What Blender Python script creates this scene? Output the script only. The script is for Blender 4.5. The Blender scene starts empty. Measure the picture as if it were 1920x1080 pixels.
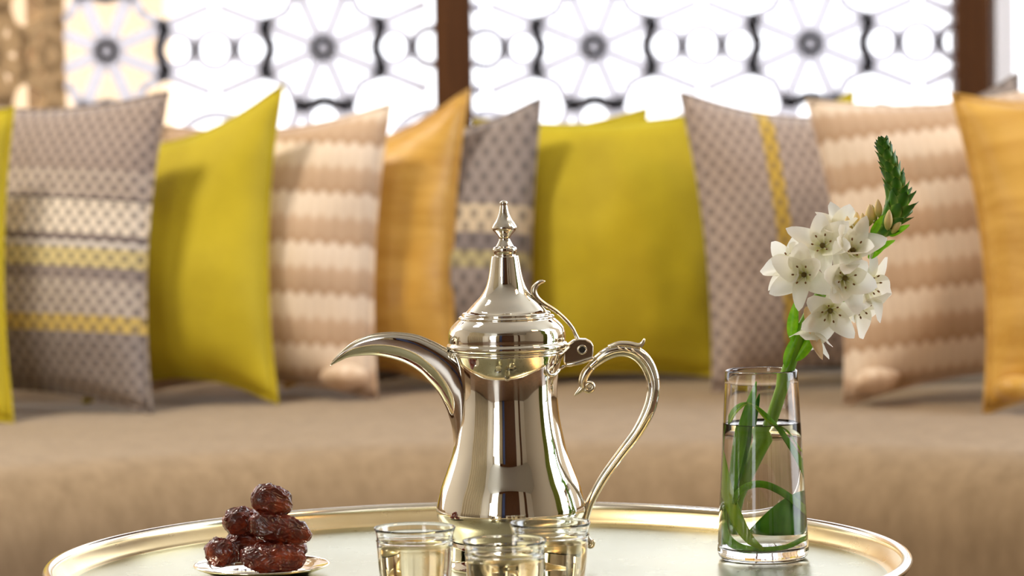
import bpy, bmesh, math, random
from mathutils import Vector, Matrix, noise, Euler

random.seed(7)
R = math.radians
sc = bpy.context.scene
col = sc.collection

# ------------------------------------------------------------------ camera
FPX = 6500.0                       # focal length in pixels of the 1920 wide frame
TABLE = 0.50                       # height of the tray surface above the floor
CAMZ = 0.88
cam_d = bpy.data.cameras.new('camera')
cam = bpy.data.objects.new('camera', cam_d)
col.objects.link(cam)
cam_d.sensor_width = 36.0
cam_d.lens = FPX / 1920.0 * 36.0
cam_d.clip_start = 0.05
PITCH = math.atan(415 / FPX)
cam.matrix_world = (Matrix.Translation((0, 0, CAMZ))
                    @ Matrix.Rotation(math.pi / 2 - PITCH, 4, 'X')
                    @ Matrix.Rotation(R(-0.85), 4, 'Z'))
cam_d.dof.use_dof = True
cam_d.dof.focus_distance = 2.64
cam_d.dof.aperture_fstop = 9.5
sc.camera = cam
CM = cam.matrix_world.copy()


def ray(px, py):
    d = Vector(((px - 960) / FPX, (540 - py) / FPX, -1.0))
    return (CM.to_3x3() @ d)


def at_y(px, py, y):               # point seen at a pixel, standing at distance y
    d = ray(px, py)
    return CM.translation + d * (y / d.y)


def at_z(px, py, z):               # point seen at a pixel, lying at height z
    d = ray(px, py)
    return CM.translation + d * ((z - CM.translation.z) / d.z)


# ------------------------------------------------------------------ light
world = bpy.data.worlds.new('world')
sc.world = world
world.use_nodes = True
bg = world.node_tree.nodes['Background']
bg.inputs[0].default_value = (0.93, 0.95, 1.0, 1)
bg.inputs[1].default_value = 2.2


def area(name, loc, target, sx, sy, power, color):
    ld = bpy.data.lights.new(name, 'AREA')
    ld.shape = 'RECTANGLE'
    ld.size, ld.size_y = sx, sy
    ld.energy = power
    ld.color = color
    o = bpy.data.objects.new(name, ld)
    col.objects.link(o)
    o.location = loc
    o.rotation_euler = (Vector(target) - Vector(loc)).to_track_quat('-Z', 'Y').to_euler()
    return o


area('daylight_side_window', (3.85, 3.6, 1.75), (0, 4.9, 0.9), 2.0, 1.8, 44, (0.78, 0.88, 1.0))
area('daylight_rear_window', (-2.9, -2.7, 1.8), (-0.2, 4.8, 0.6), 1.2, 1.9, 20, (1.0, 0.96, 0.9))
area('ceiling_lamp_panel', (-1.7, 3.7, 3.6), (-0.1, 5.1, 0.4), 0.5, 0.5, 84, (1.0, 0.92, 0.80))
area('ceiling_lamp_panel_warm', (2.3, 2.0, 3.2), (0.9, 4.6, 0.2), 0.7, 0.7, 17, (1.0, 0.56, 0.27))
for o_ in bpy.data.objects:
    if o_.type == 'LIGHT':
        o_.data.cycles.is_caustics_light = True

sc.view_settings.view_transform = 'Standard'
sc.view_settings.look = 'None'
sc.view_settings.exposure = 0.4
sc.view_settings.gamma = 1.0
sc.view_settings.use_curve_mapping = False


# ------------------------------------------------------------------ material helpers
def srgb(r, g, b):
    f = lambda c: ((c / 255) / 12.92) if c / 255 <= 0.04045 else (((c / 255) + 0.055) / 1.055) ** 2.4
    return (f(r), f(g), f(b), 1)


class NT:
    """small wrapper that builds a Principled material with node maths"""
    def __init__(self, name, base=(0.8, 0.8, 0.8, 1), rough=0.5, metal=0.0, **kw):
        self.m = bpy.data.materials.new(name)
        self.m.use_nodes = True
        self.t = self.m.node_tree
        self.b = self.t.nodes['Principled BSDF']
        self.b.inputs['Base Color'].default_value = base
        self.b.inputs['Roughness'].default_value = rough
        self.b.inputs['Metallic'].default_value = metal
        for k, v in kw.items():
            self.b.inputs[k.replace('_', ' ')].default_value = v
        self._oc = None

    def node(self, typ, **props):
        n = self.t.nodes.new(typ)
        for k, v in props.items():
            setattr(n, k, v)
        return n

    def link(self, a, b):
        self.t.links.new(a, b)

    def val(self, x, sock):
        if isinstance(x, (int, float)):
            sock.default_value = x
        elif isinstance(x, tuple):
            sock.default_value = x
        else:
            self.link(x, sock)

    def math(self, op, a, b=0.0, c=0.0):
        n = self.node('ShaderNodeMath', operation=op)
        self.val(a, n.inputs[0]); self.val(b, n.inputs[1]); self.val(c, n.inputs[2])
        return n.outputs[0]

    def coords(self):
        if self._oc is None:
            tc = self.node('ShaderNodeTexCoord')
            sp = self.node('ShaderNodeSeparateXYZ')
            self.link(tc.outputs['Object'], sp.inputs[0])
            self._oc = (tc.outputs['Object'], sp.outputs[0], sp.outputs[1], sp.outputs[2])
        return self._oc

    def noise(self, scale, detail=3.0, rough=0.5, vec=None, dist=0.0):
        n = self.node('ShaderNodeTexNoise')
        n.inputs['Scale'].default_value = scale
        n.inputs['Detail'].default_value = detail
        n.inputs['Roughness'].default_value = rough
        n.inputs['Distortion'].default_value = dist
        self.link(vec if vec is not None else self.coords()[0], n.inputs['Vector'])
        return n.outputs[0]

    def vscale(self, s):
        n = self.node('ShaderNodeMapping')
        n.inputs['Scale'].default_value = s
        self.link(self.coords()[0], n.inputs['Vector'])
        return n.outputs[0]

    def ramp(self, fac, stops, interp='LINEAR'):
        n = self.node('ShaderNodeValToRGB')
        n.color_ramp.interpolation = interp
        els = n.color_ramp.elements
        while len(els) < len(stops):
            els.new(0.5)
        for e, (p, c) in zip(els, stops):
            e.position = p
            e.color = c if len(c) == 4 else (*c, 1)
        self.link(fac, n.inputs[0])
        return n.outputs[0]

    def mix(self, fac, a, b, mode='MIX'):
        n = self.node('ShaderNodeMix', data_type='RGBA', blend_type=mode)
        self.val(fac, n.inputs[0]); self.val(a, n.inputs[6]); self.val(b, n.inputs[7])
        return n.outputs[2]

    def color(self, out):
        self.link(out, self.b.inputs['Base Color'])

    def bump(self, h, strength=0.3, dist=0.002):
        n = self.node('ShaderNodeBump')
        n.inputs['Strength'].default_value = strength
        n.inputs['Distance'].default_value = dist
        self.link(h, n.inputs['Height'])
        self.link(n.outputs[0], self.b.inputs['Normal'])


M = {}


def translucent(k, fac):
    src = k.b.inputs['Base Color']
    t1 = k.node('ShaderNodeBsdfTranslucent')
    if src.is_linked:
        k.link(src.links[0].from_socket, t1.inputs[0])
    else:
        t1.inputs[0].default_value = src.default_value
    mx = k.node('ShaderNodeMixShader')
    mx.inputs[0].default_value = fac
    k.link(k.b.outputs[0], mx.inputs[1]); k.link(t1.outputs[0], mx.inputs[2])
    k.link(mx.outputs[0], [q for q in k.t.nodes if q.type == 'OUTPUT_MATERIAL'][0].inputs[0])


def mk(name, *a, **k):
    M[name] = NT(name, *a, **k)
    return M[name]


# metals
n = mk('silver', (0.90, 0.86, 0.74, 1), 0.035, 1.0)
n.color(n.ramp(n.noise(9, 3), [(0.3, (0.90, 0.86, 0.75)), (0.7, (0.94, 0.91, 0.82))]))
n = mk('silver_cast', (0.86, 0.78, 0.60, 1), 0.2, 1.0)
n = mk('hole_shade', (0.02, 0.015, 0.01, 1), 0.6)  # near black, paints the shade inside the hinge eye
n = mk('brass', (0.80, 0.68, 0.42, 1), 0.26, 1.0)
_, x_, y_, z_ = n.coords()
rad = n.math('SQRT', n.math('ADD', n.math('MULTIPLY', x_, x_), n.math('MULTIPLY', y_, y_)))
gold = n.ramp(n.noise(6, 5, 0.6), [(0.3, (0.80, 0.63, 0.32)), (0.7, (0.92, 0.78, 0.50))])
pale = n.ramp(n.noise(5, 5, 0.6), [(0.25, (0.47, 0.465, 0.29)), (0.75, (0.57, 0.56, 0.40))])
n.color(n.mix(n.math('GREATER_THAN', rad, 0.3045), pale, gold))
n.link(n.math('MULTIPLY_ADD', n.noise(40, 5, 0.7), 0.06, 0.25), n.b.inputs['Roughness'])
n.bump(n.noise(700, 2), 0.03, 0.0004)
n = mk('brass_rim', (0.93, 0.88, 0.76, 1), 0.16, 1.0)
n = mk('plate_metal', (0.93, 0.88, 0.74, 1), 0.06, 1.0)
# glass and liquids
n = mk('glass', (1, 1, 1, 1), 0.0, 0.0, Transmission_Weight=1.0, IOR=1.48)
n = mk('water', (1, 1, 1, 1), 0.0, 0.0, Transmission_Weight=1.0, IOR=1.33)
n = mk('coffee', (1.0, 0.90, 0.66, 1), 0.0, 0.0, Transmission_Weight=1.0, IOR=1.33)
# dates
n = mk('date', srgb(92, 34, 18), 0.3, 0.0, Coat_Weight=0.6, Coat_Roughness=0.16)
n.color(n.ramp(n.noise(55, 6, 0.68), [(0.3, srgb(46, 15, 11)), (0.5, srgb(98, 30, 16)), (0.72, srgb(176, 70, 26))]))
vo = n.node('ShaderNodeTexVoronoi', feature='DISTANCE_TO_EDGE')
vo.inputs['Scale'].default_value = 330
nv_ = n.node('ShaderNodeTexNoise'); nv_.inputs['Scale'].default_value = 120
n.link(n.coords()[0], nv_.inputs['Vector'])
va = n.node('ShaderNodeVectorMath', operation='MULTIPLY_ADD')
n.link(nv_.outputs['Color'], va.inputs[0]); va.inputs[1].default_value = (0.008, 0.008, 0.008); n.link(n.coords()[0], va.inputs[2])
n.link(va.outputs[0], vo.inputs['Vector'])
hh = n.math('SUBTRACT', 1.0, n.math('MINIMUM', n.math('MULTIPLY', vo.outputs['Distance'], 5.0), 1.0))
n.bump(hh, 0.15, 0.0004)
# plant
n = mk('petal', srgb(246, 242, 226), 0.45)
y_ = n.coords()[2]
n.color(n.ramp(n.math('DIVIDE', y_, 0.028), [(0.0, srgb(222, 220, 140)), (0.22, srgb(248, 246, 228)), (1.0, srgb(253, 252, 246))]))
translucent(n, 0.45)
n = mk('petal_cream', srgb(238, 206, 160), 0.5)
n = mk('bud', srgb(226, 206, 130), 0.5)
n.color(n.ramp(n.math('DIVIDE', n.coords()[3], 0.016), [(0.0, srgb(150, 160, 60)), (0.5, srgb(228, 205, 130)), (1.0, srgb(238, 214, 160))]))
n = mk('ovary', srgb(96, 78, 22), 0.4)
n = mk('anther', srgb(120, 76, 24), 0.6)
n = mk('filament', srgb(235, 232, 200), 0.5)
n = mk('bract', srgb(52, 104, 16), 0.42)
edge = n.math('MINIMUM', n.math('MULTIPLY', n.math('ABSOLUTE', n.coords()[1]), 260.0), 1.0)
alongb = n.ramp(n.math('DIVIDE', n.coords()[3], 0.0135), [(0.0, srgb(150, 176, 70)), (0.4, srgb(70, 132, 20)), (1.0, srgb(36, 92, 12))])
n.color(n.mix(n.math('MULTIPLY', n.math('POWER', edge, 4.0), 0.75), alongb, srgb(168, 196, 92)))
n = mk('stem', srgb(84, 132, 20), 0.4)
n.color(n.ramp(n.noise(60, 3, 0.5, n.vscale((1, 1, 0.12))), [(0.3, srgb(70, 128, 14)), (0.7, srgb(146, 184, 40))]))


def leaf_mat(name, a, b):
    k = mk(name, b, 0.42)
    k.color(k.ramp(k.noise(120, 4, 0.5, k.vscale((1, 1, 0.2))), [(0.3, a), (0.7, b)]))
    translucent(k, 0.35)


leaf_mat('leaf_mid', srgb(96, 178, 8), srgb(164, 224, 40))
leaf_mat('leaf_bright', srgb(150, 206, 10), srgb(200, 232, 50))
leaf_mat('leaf_dark', srgb(52, 136, 10), srgb(108, 184, 36))
leaf_mat('leaf_pale', srgb(140, 130, 40), srgb(190, 180, 80))

# fabrics -----------------------------------------------------------
def fabric(name, base, rough=0.85, sheen=0.25):
    k = mk(name, base, rough, 0.0, Sheen_Weight=sheen, Sheen_Roughness=0.5)
    return k


def weave_dots(k, px, pz, lo=-0.1, hi=0.6):
    _, x, y, z = k.coords()
    a = k.math('COSINE', k.math('MULTIPLY', x, 2 * math.pi / px))
    b = k.math('COSINE', k.math('MULTIPLY', z, 2 * math.pi / pz))
    p = k.math('MULTIPLY', a, b)
    mr = k.node('ShaderNodeMapRange')
    mr.interpolation_type = 'SMOOTHSTEP'
    mr.inputs[1].default_value, mr.inputs[2].default_value = lo, hi
    k.link(p, mr.inputs[0])
    return mr.outputs[0]


def axis_ramp(k, axis, half, stops, interp='CONSTANT', extra=None):
    v = k.coords()[axis]
    if extra is not None:
        v = k.math('ADD', v, extra)
    f = k.math('MULTIPLY_ADD', v, 0.5 / half, 0.5)
    return k.ramp(f, stops, interp)


DK, LT = srgb(112, 98, 92), srgb(188, 172, 160)
# grey weave crossed by pale and yellow stripes
k = fabric('grey_striped_fabric', LT)
stripe = axis_ramp(k, 3, 0.24, [
    (0.0, srgb(150, 138, 130)), (0.24, srgb(206, 178, 96)), (0.29, srgb(188, 174, 160)), (0.40, srgb(150, 136, 128)),
    (0.44, srgb(214, 196, 136)), (0.50, srgb(214, 204, 192)), (0.52, srgb(128, 114, 110)), (0.54, srgb(236, 222, 202)),
    (0.645, srgb(128, 114, 108)), (0.66, srgb(196, 180, 166)), (0.74, srgb(168, 150, 138)), (1.0, srgb(168, 150, 138))])
dots = weave_dots(k, 0.0175, 0.026)
k.color(k.mix(k.math('MULTIPLY', dots, 0.7), stripe, srgb(84, 74, 76)))
k.bump(dots, 0.5, 0.002)
# grey weave with a vertical yellow stripe
k = fabric('grey_weave_fabric', LT)
stripe = axis_ramp(k, 1, 0.21, [(0.0, srgb(176, 158, 146)), (0.357, srgb(200, 166, 66)), (0.414, srgb(176, 158, 146)), (1.0, srgb(176, 158, 146))])
dots = weave_dots(k, 0.0195, 0.029)
k.color(k.mix(k.math('MULTIPLY', dots, 0.62), stripe, srgb(92, 80, 78)))
k.bump(dots, 0.5, 0.002)
# darker grey weave with cream bands
k = fabric('slate_weave_fabric', LT)
stripe = axis_ramp(k, 3, 0.23, [(0.0, srgb(150, 138, 132)), (0.40, srgb(176, 164, 120)), (0.46, srgb(130, 120, 118)), (0.52, srgb(206, 188, 160)),
                                (0.62, srgb(150, 138, 132)), (1.0, srgb(150, 138, 132))])
dots = weave_dots(k, 0.024, 0.040)
k.color(k.mix(k.math('MULTIPLY', dots, 0.6), stripe, srgb(70, 64, 66)))
k.bump(dots, 0.5, 0.002)
# beige with toothed brown bands
k = fabric('beige_banded_fabric', LT)
_, x, y, z = k.coords()
tooth = k.math('MULTIPLY', k.math('PINGPONG', x, 0.010), 0.9)
zz = k.math('ADD', z, tooth)
saw = k.math('FRACT', k.math('DIVIDE', k.math('ADD', zz, 1.0), 0.078))
bands = k.ramp(saw, [(0.0, srgb(184, 152, 120)), (0.12, srgb(194, 164, 134)), (0.40, srgb(206, 176, 146)), (0.52, srgb(232, 212, 188)), (0.90, srgb(238, 220, 198)), (1.0, srgb(180, 142, 108))])
rib = k.math('COSINE', k.math('MULTIPLY', x, 2 * math.pi / 0.012))
k.color(k.mix(k.math('MULTIPLY_ADD', rib, 0.06, 0.06), bands, srgb(150, 116, 86)))
k.bump(saw, 0.4, 0.003)
# plain velvets
k = fabric('lime_velvet', srgb(196, 176, 24), 0.75, 0.5)
k.color(k.ramp(k.noise(9, 4, 0.55), [(0.3, srgb(178, 158, 14)), (0.7, srgb(200, 180, 24))]))
k.b.inputs['Sheen Tint'].default_value = srgb(220, 220, 90)
k.bump(k.noise(500, 2), 0.15, 0.001)
k = fabric('gold_silk', srgb(206, 156, 60), 0.42, 0.2)
k.color(k.ramp(k.noise(12, 4, 0.6, k.vscale((0.5, 1, 3))), [(0.3, srgb(192, 142, 48)), (0.7, srgb(220, 174, 82))]))
k.bump(k.noise(26, 4, 0.6, k.vscale((0.4, 1, 3))), 0.3, 0.006)
# sofa cloth
k = fabric('sofa_cloth', srgb(176, 142, 106), 0.9, 0.2)
nz = k.noise(40, 5, 0.7, k.vscale((1, 1, 0.3)))
k.color(k.ramp(nz, [(0.25, srgb(134, 112, 82)), (0.75, srgb(164, 140, 108))]))
k.bump(k.noise(420, 2), 0.35, 0.0015)
# room
n = mk('dark_wood', srgb(96, 58, 22), 0.55, 0.0, Specular_IOR_Level=0.25)
n.color(n.ramp(n.noise(5, 5, 0.6, n.vscale((8, 8, 0.6))), [(0.3, srgb(68, 38, 12)), (0.7, srgb(96, 58, 24))]))
n = mk('stand_wood', srgb(84, 52, 30), 0.4)
n = mk('lattice_glare_paint', srgb(240, 240, 244), 0.5)
tl_ = n.node('ShaderNodeBsdfTranslucent'); tl_.inputs[0].default_value = srgb(238, 238, 244)
mx_ = n.node('ShaderNodeMixShader'); mx_.inputs[0].default_value = 0.78  # see-through mix stands in for window glare that pales the bars
n.link(n.b.outputs[0], mx_.inputs[1]); n.link(tl_.outputs[0], mx_.inputs[2])
n.link(mx_.outputs[0], [q for q in n.t.nodes if q.type == 'OUTPUT_MATERIAL'][0].inputs[0])
n = mk('lattice_tan', srgb(196, 160, 110), 0.6)
n = mk('plaster', srgb(214, 204, 186), 0.85)
n = mk('ceiling_paint', srgb(216, 214, 204), 0.9)
n = mk('floor_stone', srgb(170, 140, 108), 0.35)
n.color(n.ramp(n.noise(3, 5), [(0.3, srgb(92, 66, 46)), (0.7, srgb(118, 88, 64))]))
n = mk('curtain_cloth', srgb(206, 190, 156), 0.9)
n = mk('curtain_green', srgb(110, 120, 40), 0.9)
n = mk('blue_stand_in', srgb(96, 112, 160), 0.9)
n = mk('white_sheer', srgb(240, 240, 246), 0.9)
n = mk('warm_stone', srgb(240, 208, 168), 0.9)

# thin pane: mostly clear, a little mirror
pm = bpy.data.materials.new('pane_glass')
pm.use_nodes = True
t = pm.node_tree
for nd in list(t.nodes):
    if nd.type != 'OUTPUT_MATERIAL':
        t.nodes.remove(nd)
tr = t.nodes.new('ShaderNodeBsdfTransparent'); gl = t.nodes.new('ShaderNodeBsdfGlossy'); fr = t.nodes.new('ShaderNodeFresnel'); mx = t.nodes.new('ShaderNodeMixShader')
gl.inputs['Roughness'].default_value = 0.0
fr.inputs[0].default_value = 1.2
t.links.new(fr.outputs[0], mx.inputs[0]); t.links.new(tr.outputs[0], mx.inputs[1]); t.links.new(gl.outputs[0], mx.inputs[2])
t.links.new(mx.outputs[0], [nd for nd in t.nodes if nd.type == 'OUTPUT_MATERIAL'][0].inputs[0])


def mat(name):
    return pm if name == 'pane_glass' else M[name].m


# ------------------------------------------------------------------ mesh helpers
def link(name, me, m, parent=None):
    o = bpy.data.objects.new(name, me)
    col.objects.link(o)
    if m is not None and not me.materials:
        me.materials.append(mat(m))
    if parent is not None:
        o.parent = parent
    return o


def mesh(name, verts, faces, m, parent=None, smooth=True, recalc=True):
    me = bpy.data.meshes.new(name)
    me.from_pydata([tuple(v) for v in verts], [], faces)
    me.validate()
    if recalc:
        bm = bmesh.new(); bm.from_mesh(me)
        bmesh.ops.recalc_face_normals(bm, faces=bm.faces)
        bm.to_mesh(me); bm.free()
    if smooth:
        me.polygons.foreach_set('use_smooth', [True] * len(me.polygons))
    me.update()
    return link(name, me, m, parent)


def empty(name, loc=(0, 0, 0), rot=(0, 0, 0)):
    o = bpy.data.objects.new(name, None)
    col.objects.link(o)
    o.empty_display_size = 0.05
    o.location = loc
    o.rotation_euler = rot
    return o


def tag(o, label, cat, group=None):
    o['label'] = label
    o['category'] = cat
    if group:
        o['group'] = group
    return o


def struct(o, label=None):
    o['kind'] = 'structure'
    if label:
        o['label'] = label
    return o


def box(vs, fs, x0, x1, y0, y1, z0, z1, mtx=None):
    b = len(vs)
    pts = [Vector((x, y, z)) for z in (z0, z1) for y in (y0, y1) for x in (x0, x1)]
    if mtx is not None:
        pts = [mtx @ p for p in pts]
    vs.extend(pts)
    for f in ((0, 2, 3, 1), (4, 5, 7, 6), (0, 1, 5, 4), (2, 6, 7, 3), (0, 4, 6, 2), (1, 3, 7, 5)):
        fs.append(tuple(b + i for i in f))


def box_obj(name, dims, m, parent=None, bevel=0.0, mtx=None):
    vs, fs = [], []
    box(vs, fs, *dims, mtx=mtx)
    o = mesh(name, vs, fs, m, parent, smooth=False)
    if bevel:
        bv = o.modifiers.new('bevel', 'BEVEL')
        bv.width = bevel
        bv.segments = 3
    return o


def lathe_data(prof, seg=96, closed=False, cap=True):
    """prof: (r, z) points; closed -> profile is a loop"""
    vs, fs = [], []
    idx = []
    for r, z in prof:
        if r < 1e-6:
            idx.append([len(vs)]); vs.append((0, 0, z))
        else:
            row = []
            for i in range(seg):
                a = 2 * math.pi * i / seg
                row.append(len(vs)); vs.append((r * math.cos(a), r * math.sin(a), z))
            idx.append(row)
    pairs = list(zip(idx[:-1], idx[1:]))
    if closed:
        pairs.append((idx[-1], idx[0]))
    for A, B in pairs:
        if len(A) == 1 and len(B) == 1:
            continue
        for i in range(seg):
            j = (i + 1) % seg
            if len(A) == 1:
                fs.append((A[0], B[j], B[i]))
            elif len(B) == 1:
                fs.append((A[i], A[j], B[0]))
            else:
                fs.append((A[i], A[j], B[j], B[i]))
    return vs, fs


def lathe(name, prof, m, parent=None, seg=96, closed=False):
    vs, fs = lathe_data(prof, seg, closed)
    return mesh(name, vs, fs, m, parent)


def spline(pts, n):
    """Catmull-Rom through tuples of any length"""
    out = []
    P = [tuple(p) for p in pts]
    P = [tuple(2 * a - b for a, b in zip(P[0], P[1]))] + P + [tuple(2 * a - b for a, b in zip(P[-1], P[-2]))]
    for i in range(1, len(P) - 2):
        for s in range(n):
            t = s / n
            out.append(tuple(0.5 * (2 * b + (c - a) * t + (2 * a - 5 * b + 4 * c - d) * t * t + (-a + 3 * b - 3 * c + d) * t ** 3)
                             for a, b, c, d in zip(P[i - 1], P[i], P[i + 1], P[i + 2])))
    out.append(P[-2])
    return out


def tube_data(pts, seg=14, flat=1.0, up=(0, 1, 0)):
    """pts: (x, y, z, r); flat scales the section along `up`"""
    vs, fs = [], []
    n_ = len(pts)
    up = Vector(up)
    for i, p in enumerate(pts):
        a = Vector(pts[max(0, i - 1)][:3]); b = Vector(pts[min(n_ - 1, i + 1)][:3])
        tdir = (b - a).normalized()
        u = (up - tdir * up.dot(tdir))
        if u.length < 1e-4:
            u = Vector((1, 0, 0)) - tdir * tdir.x
        u.normalize()
        v = tdir.cross(u)
        for k_ in range(seg):
            an = 2 * math.pi * k_ / seg
            vs.append(Vector(p[:3]) + (u * math.cos(an) * flat + v * math.sin(an)) * max(p[3], 1e-4))
    for i in range(n_ - 1):
        for k_ in range(seg):
            j = (k_ + 1) % seg
            fs.append((i * seg + k_, i * seg + j, (i + 1) * seg + j, (i + 1) * seg + k_))
    fs.append(tuple(range(seg - 1, -1, -1)))
    fs.append(tuple((n_ - 1) * seg + k_ for k_ in range(seg)))
    return vs, fs


def tube(name, pts, m, parent=None, seg=14, flat=1.0, up=(0, 1, 0)):
    vs, fs = tube_data(pts, seg, flat, up)
    return mesh(name, vs, fs, m, parent)


# ------------------------------------------------------------------ the room
WY = 7.4
PXM = FPX / WY
xs = lambda px: at_y(px, 60, WY).x
struct(box_obj('floor', (-4, 4, -3.2, 8.6, -0.05, 0.0), 'floor_stone'), 'dark brown stone floor of the room')
struct(box_obj('ceiling', (-4, 4, -3.2, 7.6, 4.2, 4.3), 'ceiling_paint'), 'pale painted ceiling of the room')

XL, XR = xs(118), xs(1850)         # corners of the bay
xpost0, xpost1 = xs(815), xs(885)
xr0 = xs(1787)


def lattice(w, h, P, ox, oz, bar=0.0115, depth=0.010):
    """pierced star screen: eight rays from each star, a ring round it, small rings between the stars"""
    vs, fs = [], []

    def clip(p, q):
        # Liang-Barsky against the panel
        x0, z0 = p; x1, z1 = q
        dx, dz = x1 - x0, z1 - z0
        t0, t1 = 0.0, 1.0
        for pp, qq in ((-dx, x0), (dx, w - x0), (-dz, z0), (dz, h - z0)):
            if abs(pp) < 1e-9:
                if qq < 0:
                    return None
            else:
                r = qq / pp
                if pp < 0:
                    t0 = max(t0, r)
                else:
                    t1 = min(t1, r)
        if t0 >= t1:
            return None
        return (x0 + t0 * dx, z0 + t0 * dz), (x0 + t1 * dx, z0 + t1 * dz)

    def seg(p, q, b0, b1=None):
        b1 = b0 if b1 is None else b1
        c = clip(p, q)
        if c is None:
            return
        (x0, z0), (x1, z1) = c
        L = math.hypot(x1 - x0, z1 - z0)
        if L < 1e-4:
            return
        nx, nz = -(z1 - z0) / L, (x1 - x0) / L
        b = len(vs)
        for (x, z, hw) in ((x0, z0, b0), (x1, z1, b1)):
            for s in (-1, 1):
                for dy in (0, depth):
                    vs.append((x + nx * hw * s, dy, z + nz * hw * s))
        for f in ((0, 1, 3, 2), (4, 6, 7, 5), (0, 2, 6, 4), (1, 5, 7, 3), (0, 4, 5, 1), (2, 3, 7, 6)):
            fs.append(tuple(b + i for i in f))

    def ring(cx, cz, r, hw, n_=24):
        if r + hw < cx < w - r - hw and r + hw < cz < h - r - hw:
            b = len(vs)
            for i in range(n_):
                a0 = 2 * math.pi * i / n_
                for rr in (r - hw, r + hw):
                    for dy in (0, depth):
                        vs.append((cx + rr * math.cos(a0), dy, cz + rr * math.sin(a0)))
            for i in range(n_):
                p, q = b + 4 * i, b + 4 * ((i + 1) % n_)
                for (u, v) in ((0, 1), (1, 3), (3, 2), (2, 0)):
                    fs.append((p + u, p + v, q + v, q + u))
            return
        for i in range(n_):
            a0, a1 = 2 * math.pi * i / n_, 2 * math.pi * (i + 1) / n_
            seg((cx + r * math.cos(a0), cz + r * math.sin(a0)), (cx + r * math.cos(a1), cz + r * math.sin(a1)), hw)

    i0, i1 = int(-ox / P) - 2, int((w - ox) / P) + 2
    j0, j1 = int(-oz / P) - 2, int((h - oz) / P) + 2
    for i in range(i0, i1 + 1):
        for j in range(j0, j1 + 1):
            cx, cz = ox + i * P, oz + j * P
            for q in range(8):
                a = R(22.5 + 45 * q)
                e = (cx + 0.30 * P * math.cos(a), cz + 0.30 * P * math.sin(a))
                seg((cx + 0.022 * P * math.cos(a), cz + 0.022 * P * math.sin(a)), e, bar * 1.2, bar * 1.2)
                seg(e, (cx + 0.52 * P * math.cos(a), cz + 0.52 * P * math.sin(a)), bar * 1.1, bar * 1.0)
                a2 = R(67.5 + 45 * q)
                e2 = (cx + 0.30 * P * math.cos(a2), cz + 0.30 * P * math.sin(a2))
                m_ = (cx + 0.235 * P * math.cos((a + a2) / 2), cz + 0.235 * P * math.sin((a + a2) / 2))
                seg(e, m_, bar * 0.9); seg(m_, e2, bar * 0.9)
            ring(cx, cz, 0.016 * P, 0.015 * P, 16)
            for q in range(4):
                a = R(90 * q)
                ring(cx + 0.325 * P * math.cos(a), cz + 0.325 * P * math.sin(a), 0.078 * P, bar * 0.85)
            ring(cx + 0.5 * P, cz, 0.085 * P, bar * 0.85)
            ring(cx, cz + 0.5 * P, 0.085 * P, bar * 0.7)
            ring(cx + 0.5 * P, cz + 0.5 * P, 0.20 * P, bar * 0.9)
            ring(cx + 0.5 * P, cz + 0.5 * P, 0.09 * P, bar * 0.85)
    return vs, fs


P = 405 / PXM
ZS = 0.62                          # sill height of the bay windows
ZT = 2.75


def window(name, x0, x1, starx, starz, label):
    w = empty(name, (x0, WY, ZS))
    struct(w, label)
    vs, fs = lattice(x1 - x0, ZT - ZS, P, starx - x0, starz - ZS)
    mesh('lattice_screen', vs, fs, 'lattice_glare_paint', w, smooth=False, recalc=False)
    box_obj('window_pane', (0, x1 - x0, 0.06, 0.066, 0, ZT - ZS), 'pane_glass', w)
    return w


starz = at_y(1113, 88, WY).z
window('window_1', XL, xpost0, xs(605), at_y(605, 90, WY).z, 'bay window left of the central post behind a pierced star screen')
window('window_2', xpost1, xr0, xs(1113), starz, 'bay window right of the central post behind a pierced star screen')
struct(box_obj('trim_1', (xpost0, xpost1, WY - 0.05, WY + 0.05, ZS, ZT), 'dark_wood', bevel=0.006), 'dark brown wooden post between the two star screens')
struct(box_obj('trim_2', (xr0, XR, WY - 0.05, WY + 0.05, ZS, ZT), 'dark_wood', bevel=0.006), 'dark brown wooden post at the right end of the bay')
struct(box_obj('trim_3', (XL - 0.02, XR + 0.02, WY - 0.16, WY + 0.08, ZS - 0.06, ZS), 'dark_wood', bevel=0.008), 'dark wooden sill under the bay windows')
struct(box_obj('wall_back', (XL - 0.02, XR + 0.02, WY - 0.06, WY + 0.08, 0, ZS - 0.06), 'plaster'), 'low plaster wall under the bay windows')
struct(box_obj('trim_4', (XL - 0.02, XR + 0.02, WY - 0.06, WY + 0.08, ZT, 4.2), 'dark_wood'), 'dark wooden lintel above the bay windows')

# left flank of the bay: tan screen on a slanting wall
LA = math.atan2(-1.5, -1.0)
FL = 1.8
lw = empty('window_3', (XL, WY, ZS), (0, 0, LA))
struct(lw, 'slanting side window of the bay with a tan pierced screen, far left')
vs, fs = lattice(FL, ZT - ZS, P * 0.8, 0.22, starz - ZS, bar=0.014)
vs = [(x, -y, z) for x, y, z in vs]
mesh('lattice_screen', vs, fs, 'lattice_tan', lw, smooth=False, recalc=False)
box_obj('window_pane', (0, FL, -0.066, -0.06, 0, ZT - ZS), 'pane_glass', lw)
box_obj('window_frame', (-0.005, 0.06, -0.05, 0.0, 0, ZT - ZS), 'lattice_tan', lw)
wl = Matrix.Translation((XL, WY, 0)) @ Matrix.Rotation(LA, 4, 'Z')
struct(box_obj('wall_left', (0, FL, -0.08, 0.06, 0, ZS), 'plaster', mtx=wl), 'low plaster wall under the slanting left window')
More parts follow.
